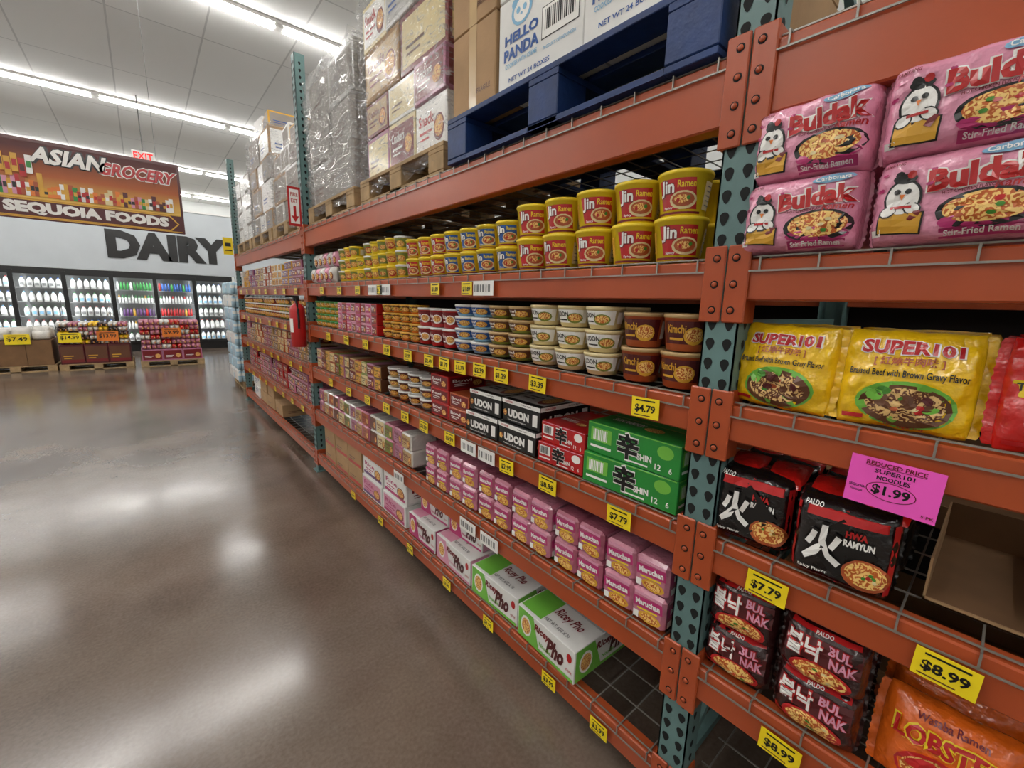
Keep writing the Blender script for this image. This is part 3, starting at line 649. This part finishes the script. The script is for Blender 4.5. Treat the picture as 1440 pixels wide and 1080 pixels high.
# ---------------------------------------------------------------- pallets and loads on top
def pallet(b,M,w,d,mt,h=.14):
    for i in range(3):
        x=-w/2+.07+i*(w-.14)/2
        for j in range(3):
            z=-.07-j*(d-.14)/2; b.box(x-.07,x+.07,.02,h-.04,z-.07,z+.07,mt,M,.003)
        b.box(x-.07,x+.07,0,.018,-d,0,mt,M,.002); b.box(x-.07,x+.07,h-.04,h-.02,-d,0,mt,M,.002)
    for z in(-.05,-d/2,-d+.05): b.box(-w/2+.14,w/2-.14,0,.017,z-.05,z+.05,mt,M)
    n=7
    for j in range(n):
        z=-.05-j*(d-.1)/(n-1); b.box(-w/2,w/2,h-.02,h,z-.05,z+.05,mt,M,.002)
zt=ZS[1]
b=B(); pallet(b,F(1.08,1.14,zt),1.18,1.02,'wood_blue',.18); b.done('blue_pallet')
def d_panda(b,M,fn,W,Hh):
    b.text('HELLO',-W*.2,Hh*.56,W*.42,Hh*.11,'blue',M,fn,.0015,bold=.04); b.text('PANDA',-W*.2,Hh*.40,W*.44,Hh*.13,'blue',M,fn,.0015,bold=.04)
    b.ell(-W*.2,Hh*.8,W*.13,Hh*.15,'ltblue',M,fn,.001,18,1); b.ell(-W*.2,Hh*.8,W*.1,Hh*.12,'paper',M,fn,.0016,18,1)
    for sx in(-1,1):
        b.ell(-W*.2+sx*W*.09,Hh*.9,W*.035,Hh*.045,'ltblue',M,fn,.0022,10,1); b.ell(-W*.2+sx*W*.04,Hh*.81,W*.025,Hh*.035,'ltblue',M,fn,.0022,8,1)
    b.ell(-W*.2,Hh*.76,W*.015,Hh*.015,'ltblue',M,fn,.0022,8,1)
    b.rect(-W*.2,Hh*.68,W*.1,Hh*.05,'ltblue',M,fn,.0012)
    b.text('COOKIES WITH CREME',-W*.2,Hh*.28,W*.4,Hh*.05,'ltblue',M,fn,.0015); b.rect(W*.25,Hh*.5,W*.40,Hh*.32,'black',M,fn,.0008); b.rect(W*.25,Hh*.5,W*.385,Hh*.30,'paper',M,fn,.0012)
    for q in range(16): b.rect(W*.09+q*W*.021,Hh*.52,W*.006*(1+(q*7)%3),Hh*.2,'black',M,fn,.0016)
    b.rect(W*.3,Hh*.82,W*.25,Hh*.06,'ltblue',M,fn,.001); b.text('PRODUCT OF INDONESIA',W*.25,Hh*.25,W*.35,Hh*.035,'ltblue',M,fn,.001); b.text('NET WT 24 BOXES',-W*.1,Hh*.12,W*.5,Hh*.05,'blue',M,fn,.001)
b=B(); z0=zt+.182
for k in range(3):
    for y,w in((.79,.40),(1.205,.42)): pbox(b,F(1.095+U(0,.015),y,z0+k*.302,U(-1.5,1.5)),w*.99,.3,.45,'white',d_panda,d_panda,None,.004)
    pbox(b,F(1.10,1.57,z0+k*.302),.29,.3,.45,'cardboard',lambda b,M,fn,W,Hh:(b.rect(0,Hh*.5,.05,Hh,'tan',M,fn,.001),b.text('FRAGILE',W*.25,Hh*.2,W*.3,Hh*.06,'brown',M,fn,.0015)),None,None,.004)
    for y,w in((.79,.40),(1.205,.42),(1.57,.29)): pbox(b,F(1.56,y,z0+k*.302),w,.3,.45,'cardboard',None,None,None,.004)
b.done('snack_cartons')
def wrap(b,M,w,h,d,seed=0,jag=.06,mt='stretch_wrap'):
    per=[]; n=20
    for i in range(n): per.append((-w/2+w*i/n,0))
    for i in range(n): per.append((w/2,-d*i/n))
    for i in range(n): per.append((w/2-w*i/n,-d))
    for i in range(n): per.append((-w/2,-d+d*i/n))
    nv=36; vs=[];L=len(per)
    for j in range(nv+1):
        for i,(x,z) in enumerate(per):
            y=h*j/nv
            if j==0: y-=abs(noise.noise(Vector((i*.6,seed,3))))*jag
            if j==nv: y+=noise.noise(Vector((i*.5,seed,9)))*.05
            n_=noise.noise(Vector((i*.35+seed+j*.3,j*.8,seed)))*.018+.012
            cx,cz=x/(w/2),(z+d/2)/(d/2); vs.append((x+cx*n_,y,z+cz*n_))
    fs=[(j*L+i,j*L+(i+1)%L,(j+1)*L+(i+1)%L,(j+1)*L+i) for j in range(nv) for i in range(L)]
    b.add(vs,fs,mt,M,True)
def load(name,yc,w,d,top,bhs,nxs,mats,des,x=1.12,pal='wood',wr='stretch_wrap',jag=.06,step=0):
    e=empty(name); b=B(); pallet(b,F(x,yc,zt),w,d,pal,.14); b.done('pallet',e)
    b=B(); z=zt+.142; i=0
    while True:
        bh=bhs[i%len(bhs)]; nx=nxs[i%len(nxs)]
        if z+bh>top+.02: break
        for q in range(nx):
            ww=w*.94/nx; yq=yc-w*.47+ww*(q+.5)
            mm=mats[(i*2+q)%len(mats)]; de=des[(i+q)%len(des)]
            pbox(b,F(x+.03+U(0,.02),yq,z,U(-1,1)),ww*.98,bh*.99,d*.45,mm,de,de,None,.004)
            pbox(b,F(x+.055+d*.46,yq,z),ww*.985,bh*.99,d*.43,mm,None,None,None,.004)
        z+=bh; i+=1
    ztop=z
    if step:
        for q,(dy,w2,h2,mm) in enumerate(((-.25,.36,.16,'gold'),(.12,.3,.22,'white'))):
            pbox(b,F(x+.08,yc+dy,z,U(-6,6)),w2,h2,.34,mm,des[q%len(des)],des[q%len(des)],None,.004)
    b.done('cartons',e)
    if wr: b=B(); wrap(b,F(x+.02,yc,zt+.07),w*.96,ztop-zt-.05,d*.96,yc,jag,wr); b.done('stretch_wrap_film',e)
load('wrapped_pallet_load',2.33,1.0,.98,3.45,(.24,.19,.28),(3,3,2),['white','cream','mauve','white','dkred','cardboard','pgrey'],[g('paper','Snack','red'),g('dkred','Crackers'),g('cream','','brown',food=False),g('tan','Cookie','dkred'),g('pgrey','','blue',food=False)],jag=.14,step=1)
load('wrapped_pallet_load',3.45,1.02,.98,3.42,(.3,.3),(2,2),['cardboard_gray','pgrey','cardboard_gray'],[g('cardboard_gray','','grey',food=False),g('cardboard_gray','','brown',food=False)],wr='stretch_wrap_dense')
load('wrapped_pallet_load',4.72,1.05,.98,3.2,(.2,.26),(3,2),['cardboard','cardboard_gray','white'],[g('cardboard_gray','','brown',food=False)],step=1)
load('wrapped_pallet_load',5.85,1.05,.98,3.4,(.22,.3),(3,2),['cardboard','cardboard_gray','white'],[g('cardboard_gray','','blue',food=False),g('white','','blue',food=False)],step=1)
load('wrapped_pallet_load',6.98,1.05,.98,3.3,(.2,.2),(3,3),['cardboard_gray','white'],[g('white','','grey',food=False)])
# fire extinguisher + signs
b=B(); M=F(1.02,4.10,1.18)
b.lathe([(.001,0),(.055,0),(.062,.01),(.062,.31),(.055,.35),(.03,.375),(.018,.38),(.018,.41),(.001,.41)],'red',M,20)
b.box(-.02,.02,.40,.43,-.02,.03,'black',M,.004); b.box(-.012,.012,.43,.445,-.02,.09,'black',M,.003); b.box(-.012,.012,.41,.42,.02,.085,'grey',M,.002)
for i in range(8):
    a=i/7; b.lathe([(.009,0),(.009,.045)],'black',M@T(.03+.04*math.sin(a*math.pi),.38-.3*a,.01),8)
b.rect(0,.19,.085,.12,'paper',M,lambda u,v,o:((.0625+o)*math.sin(u/.0625),v,(.0625+o)*math.cos(u/.0625)),.001,6,1)
b.box(-.03,.03,.15,.19,-.08,-.055,'grey',M); b.done('fire_extinguisher')
b=B(); M=G(1.04,4.05,2.20); b.box(-.05,.05,0,.31,-.003,0,'red',M); b.rect(0,.155,.07,.27,'paper',M); b.text('FIRE',0,.25,.055,.03,'red',M,off=.002); b.text('EXT',0,.2,.05,.03,'red',M,off=.002)
b.poly([(-.03,.08),(.03,.08),(0,.03)],'red',M,off=.002); b.rect(0,.12,.02,.08,'red',M,off=.002); b.box(.05,.07,.1,.12,-.003,0,'grey',M); b.done('extinguisher_sign')
b=B(); M=G(1.02,7.6,2.2); b.box(-.06,.06,0,.24,-.003,0,'tag_yellow',M); b.rect(0,.14,.07,.05,'black',M,off=.002); b.rect(0,.06,.09,.015,'black',M,off=.002); b.box(.06,.1,.1,.14,-.003,0,'grey',M); b.done('aisle_marker')
# ---------------------------------------------------------------- hanging sign
def rampmat():
    m=mat('sign_glow',(220,120,30),.4); nt=m.node_tree; p=nt.nodes['Principled BSDF']
    tc=nt.nodes.new('ShaderNodeTexCoord'); sx=nt.nodes.new('ShaderNodeSeparateXYZ'); r=nt.nodes.new('ShaderNodeValToRGB'); e=r.color_ramp.elements
    e[0].position=.0; e[0].color=S(240,200,96); e[1].position=1; e[1].color=S(80,16,12); x=e.new(.5); x.color=S(176,90,34)
    mr=nt.nodes.new('ShaderNodeMapRange'); mr.inputs['From Min'].default_value=2.75; mr.inputs['From Max'].default_value=3.4
    nt.links.new(tc.outputs['Object'],sx.inputs[0]); nt.links.new(sx.outputs['Z'],mr.inputs['Value']); nt.links.new(mr.outputs[0],r.inputs['Fac']); nt.links.new(r.outputs[0],p.inputs['Base Color'])
rampmat()
e=empty('hanging_aisle_sign'); b=B(); sx0,sx1=-1.45,.60; cx=(sx0+sx1)/2; W=sx1-sx0; z0=H+.1075*8.5; hh=.99; M=G(cx,8.5,z0)
b.box(-W/2,W/2,0,hh,-.04,0,'maroon',M,.006)
b.rect(0,.60,W*.97,.70,'sign_glow',M,off=.002)
b.rect(0,.135,W*.97,.235,'maroon',M,off=.003); b.rect(0,.258,W*.97,.012,'gold',M,off=.004); b.rect(0,.022,W*.97,.012,'gold',M,off=.004)
b.poly([(-W*.48,.25),(-W*.48,.03),(W*.42,.03),(W*.47,.135),(W*.42,.25)],'gold',M,off=.004)
b.poly([(-W*.48,.235),(-W*.48,.045),(W*.415,.045),(W*.46,.135),(W*.415,.235)],'maroon',M,off=.005)
b.text('SEQUOIA FOODS',.02,.14,W*.80,.16,'paper',M,off=.007,bold=.065)
b.otext('ASIAN',-W*.07,.81,W*.34,.2,'paper','black',M,off=.006,shear=.25,g=.08,bold=.04); b.otext('GROCERY',W*.27,.77,W*.40,.17,'red','paper',M,off=.006,shear=.25,g=.05,bold=.04)
random.seed(3)
for i in range(48):
    x=-W*.46+i*W*.019; hgt=U(.10,.30 if i<14 else .2); c=random.choice(['paper','red','gold','green','cream','maroon','orange','white','pink','kimchi'])
    b.rect(x,.29+hgt/2,W*.024,hgt,c,M,off=.008+.0003*i); b.rect(x,.29+hgt*.5,W*.016,hgt*.3,random.choice(['red','paper','gold','black']),M,off=.0086+.0003*i)
for i in range(8): b.rect(-W*.46+i*W*.03,.62+.05*(i%2),W*.028,.22,random.choice(['paper','cream','gold','red']),M,off=.024+.0004*i); b.rect(-W*.46+i*W*.03,.62+.05*(i%2),W*.02,.08,random.choice(['maroon','red','green']),M,off=.0245+.0004*i)
b.done('sign_board',e)
b=B()
for x in(-1.2,.35): b.box(x-.002,x+.002,8.515,8.519,z0+hh,ZC,'grey')
b.done('hanging_cables',e)
# ---------------------------------------------------------------- dairy coolers
e=empty('dairy_cooler'); X0,X1=-6.0,2.10; yf=16.0
b=B(); b.box(X0,X1,16.85,16.9,0,2.15,'grey'); b.box(X0,X1,yf,16.9,2.1,2.19,'black'); b.box(X0,X1,yf-.02,16.9,0,.22,'back_dark'); b.box(X0-.05,X0,yf,16.9,0,2.19,'white'); b.box(X1,X1+.06,yf-.02,16.9,0,2.19,'black')
for k in range(6): b.box(X0,X1,16.24,16.85,.24+k*.36,.255+k*.36,'grey')
nd=9
for i in range(nd+1):
    x=X1-i*.9; b.box(x-.045,x+.045,yf-.03,yf+.03,.2,2.12,'black',c=.004)
    b.box(x-.025,x+.025,yf+.05,yf+.07,.25,2.08,'led_white')
for i in range(nd):
    x=X1-i*.9-.45; b.box(x-.41,x+.41,yf-.028,yf-.005,.22,.29,'black'); b.box(x-.41,x+.41,yf-.028,yf-.005,2.02,2.1,'black')
    b.box(x+.33,x+.345,yf-.07,yf-.05,.9,1.4,'grey')
    for zz in (.9,1.385): b.box(x+.33,x+.345,yf-.05,yf-.028,zz,zz+.015,'grey')
b.box(X0,X1,16.12,16.15,2.07,2.09,'led_white')
b.done('case',e)
b=B()
for i in range(nd):
    x=X1-i*.9-.45; b.box(x-.405,x+.405,yf-.02,yf-.012,.29,2.02,'cooler_glass')
b.done('glass_doors',e)
b=B(); random.seed(11)
for i in range(nd):
    xc=X1-i*.9-.45
    for k in range(5):
        milk=(i in(0,3,4)) or (i>4) or k==0
        n=6 if milk else 11; c1=random.choice(['blue','green','red','purple','ltblue','teal','orange','white'])
        for q in range(n):
            x=xc-.38+.76*(q+.5)/n; M=G(x,16.34,.256+k*.36)
            if milk:
                r=.056; b.lathe([(.001,0),(r,0),(r,.14),(r*.8,.19),(r*.3,.235),(r*.3,.25)],'white',M,8); b.lathe([(r*.34,.238),(r*.34,.262),(.001,.262)],['blue','red','green','ltblue'][(i+k)%4],M,8); b.rect(0,.08,r*1.3,.07,['ltblue','paper','grey'][(i+k)%3],M,off=r+.002)
            else:
                r=.028; c=c1 if q%4 else random.choice(['red','green','white','gold']); b.lathe([(.001,0),(r,0),(r,.15),(r*.4,.2),(r*.4,.225),(.001,.225)],[c,'white' if k%2 else c,c,c,'paper'],M,8)
b.done('milk_and_drinks',e)
# ---------------------------------------------------------------- promo pallets in front of the coolers
def promo(name,xc,w,yy,bins,topmats,rows,bh,signs,pw=.1):
    e=empty(name); b=B(); pallet(b,G(xc,yy,0),w,.95,'wood',.13); b.done('pallet',e)
    b=B(); z=.132
    nb=3
    for q in range(nb): pbox(b,G(xc-w*.475+w*.95*(q+.5)/nb,yy+.02,z),w*.95/nb*.99,bins[1],.88,bins[0],bins[2],None,None,.006)
    z+=bins[1]+.002
    for r in range(rows):
        n=int(w*.93/pw)
        for q in range(n):
            for dd in range(3):
                x=xc-w*.465+(q+.5)*w*.93/n; c=topmats[(q//2+r)%len(topmats)]
                hh=bh*U(.96,1.0) if rows>1 else bh*U(.75,1.1)
                pillow(b,G(x,yy+.04+dd*.27,z+r*bh,U(-6,6)),w*.93/n*.98,hh,.22,c,dgen(['dkred','gold','maroon','cream','paper'][(q+r)%5],'','black') if dd==0 and rows>1 else None,5,5,e=7,flange=0,seed=q+r)
    b.done('goods',e)
    b=B()
    for sx,sz,c,t in signs:
        M=G(sx,yy-.01,sz); b.box(-.17,.17,-.1,.1,-.003,0,c,M); b.text(t,0,.0,.27,.09,'black',M,off=.002); b.rect(0,.07,.24,.015,'black',M,off=.002)
    b.done('price_cards',e)
promo('bagged_goods_display',-2.05,1.15,12.6,('cardboard_dk',.5,None),['film_white','film_white'],1,.24,[(-1.95,.66,'tag_yellow','$7.49')],.22)
promo('noodle_case_display',-.86,1.15,12.5,('maroon',.40,g('brown','','gold',food=False,c2='dkred')),['film_mauve','film_white','film_yellow','film_dkbrown','film_white'],5,.09,[(-1.22,.68,'tag_yellow','$14.99'),(-.65,.7,'orange','$13.99')],.075)
promo('noodle_case_display',.40,1.15,12.4,('mauve',.25,g('dkred','','paper',food=True)),['film_lilac','film_mauve','film_white','film_red','film_mauve'],6,.108,[(.42,.76,'orange','$9.99')],.085)
# water cases at the end of the rack
e=empty('bottled_water_stack'); b=B(); pallet(b,G(1.75,8.6,0),1.1,1.05,'wood',.13); b.done('pallet',e)
b=B()
for k in range(8):
    for q in range(4):
        for dd in range(2):
            x=1.25+q*.265+.135-.13
            for s in range(4): b.lathe([(.001,0),(.03,.0),(.032,.09),(.03,.1),(.032,.15),(.013,.19),(.013,.21),(.001,.21)],['iceblue','iceblue','ltblue','white','iceblue','white','white'],G(x-.09+s*.062,8.66+dd*.5,.132+k*.215),8)
            b.box(x-.125,x+.125,8.70+dd*.5,9.08+dd*.5,.132+k*.215,.132+k*.215+.205,'iceblue' if k%3 else 'white',c=.02)
b.done('bottle_cases',e)
# ---------------------------------------------------------------- world / camera
w=bpy.data.worlds.new('World'); sc.world=w; w.use_nodes=True; w.node_tree.nodes['Background'].inputs[0].default_value=(.5,.5,.5,1); w.node_tree.nodes['Background'].inputs[1].default_value=.3
cam=bpy.data.cameras.new('camera'); co=bpy.data.objects.new('camera',cam); sc.collection.objects.link(co)
Y=Vector((-520,127,-597)).normalized(); Z=Vector((86,3159,597)); Z=(Z-Y*Z.dot(Y)).normalized(); X=Y.cross(Z)
R=Matrix((X,Y,Z)).to_4x4(); R.translation=(0,0,H); co.matrix_world=R
cam.sensor_width=36; cam.lens=597/1440*36; cam.clip_start=.02; cam.clip_end=100
sc.camera=co
print('verts',sum(len(o.data.vertices) for o in sc.objects if o.type=='MESH'))
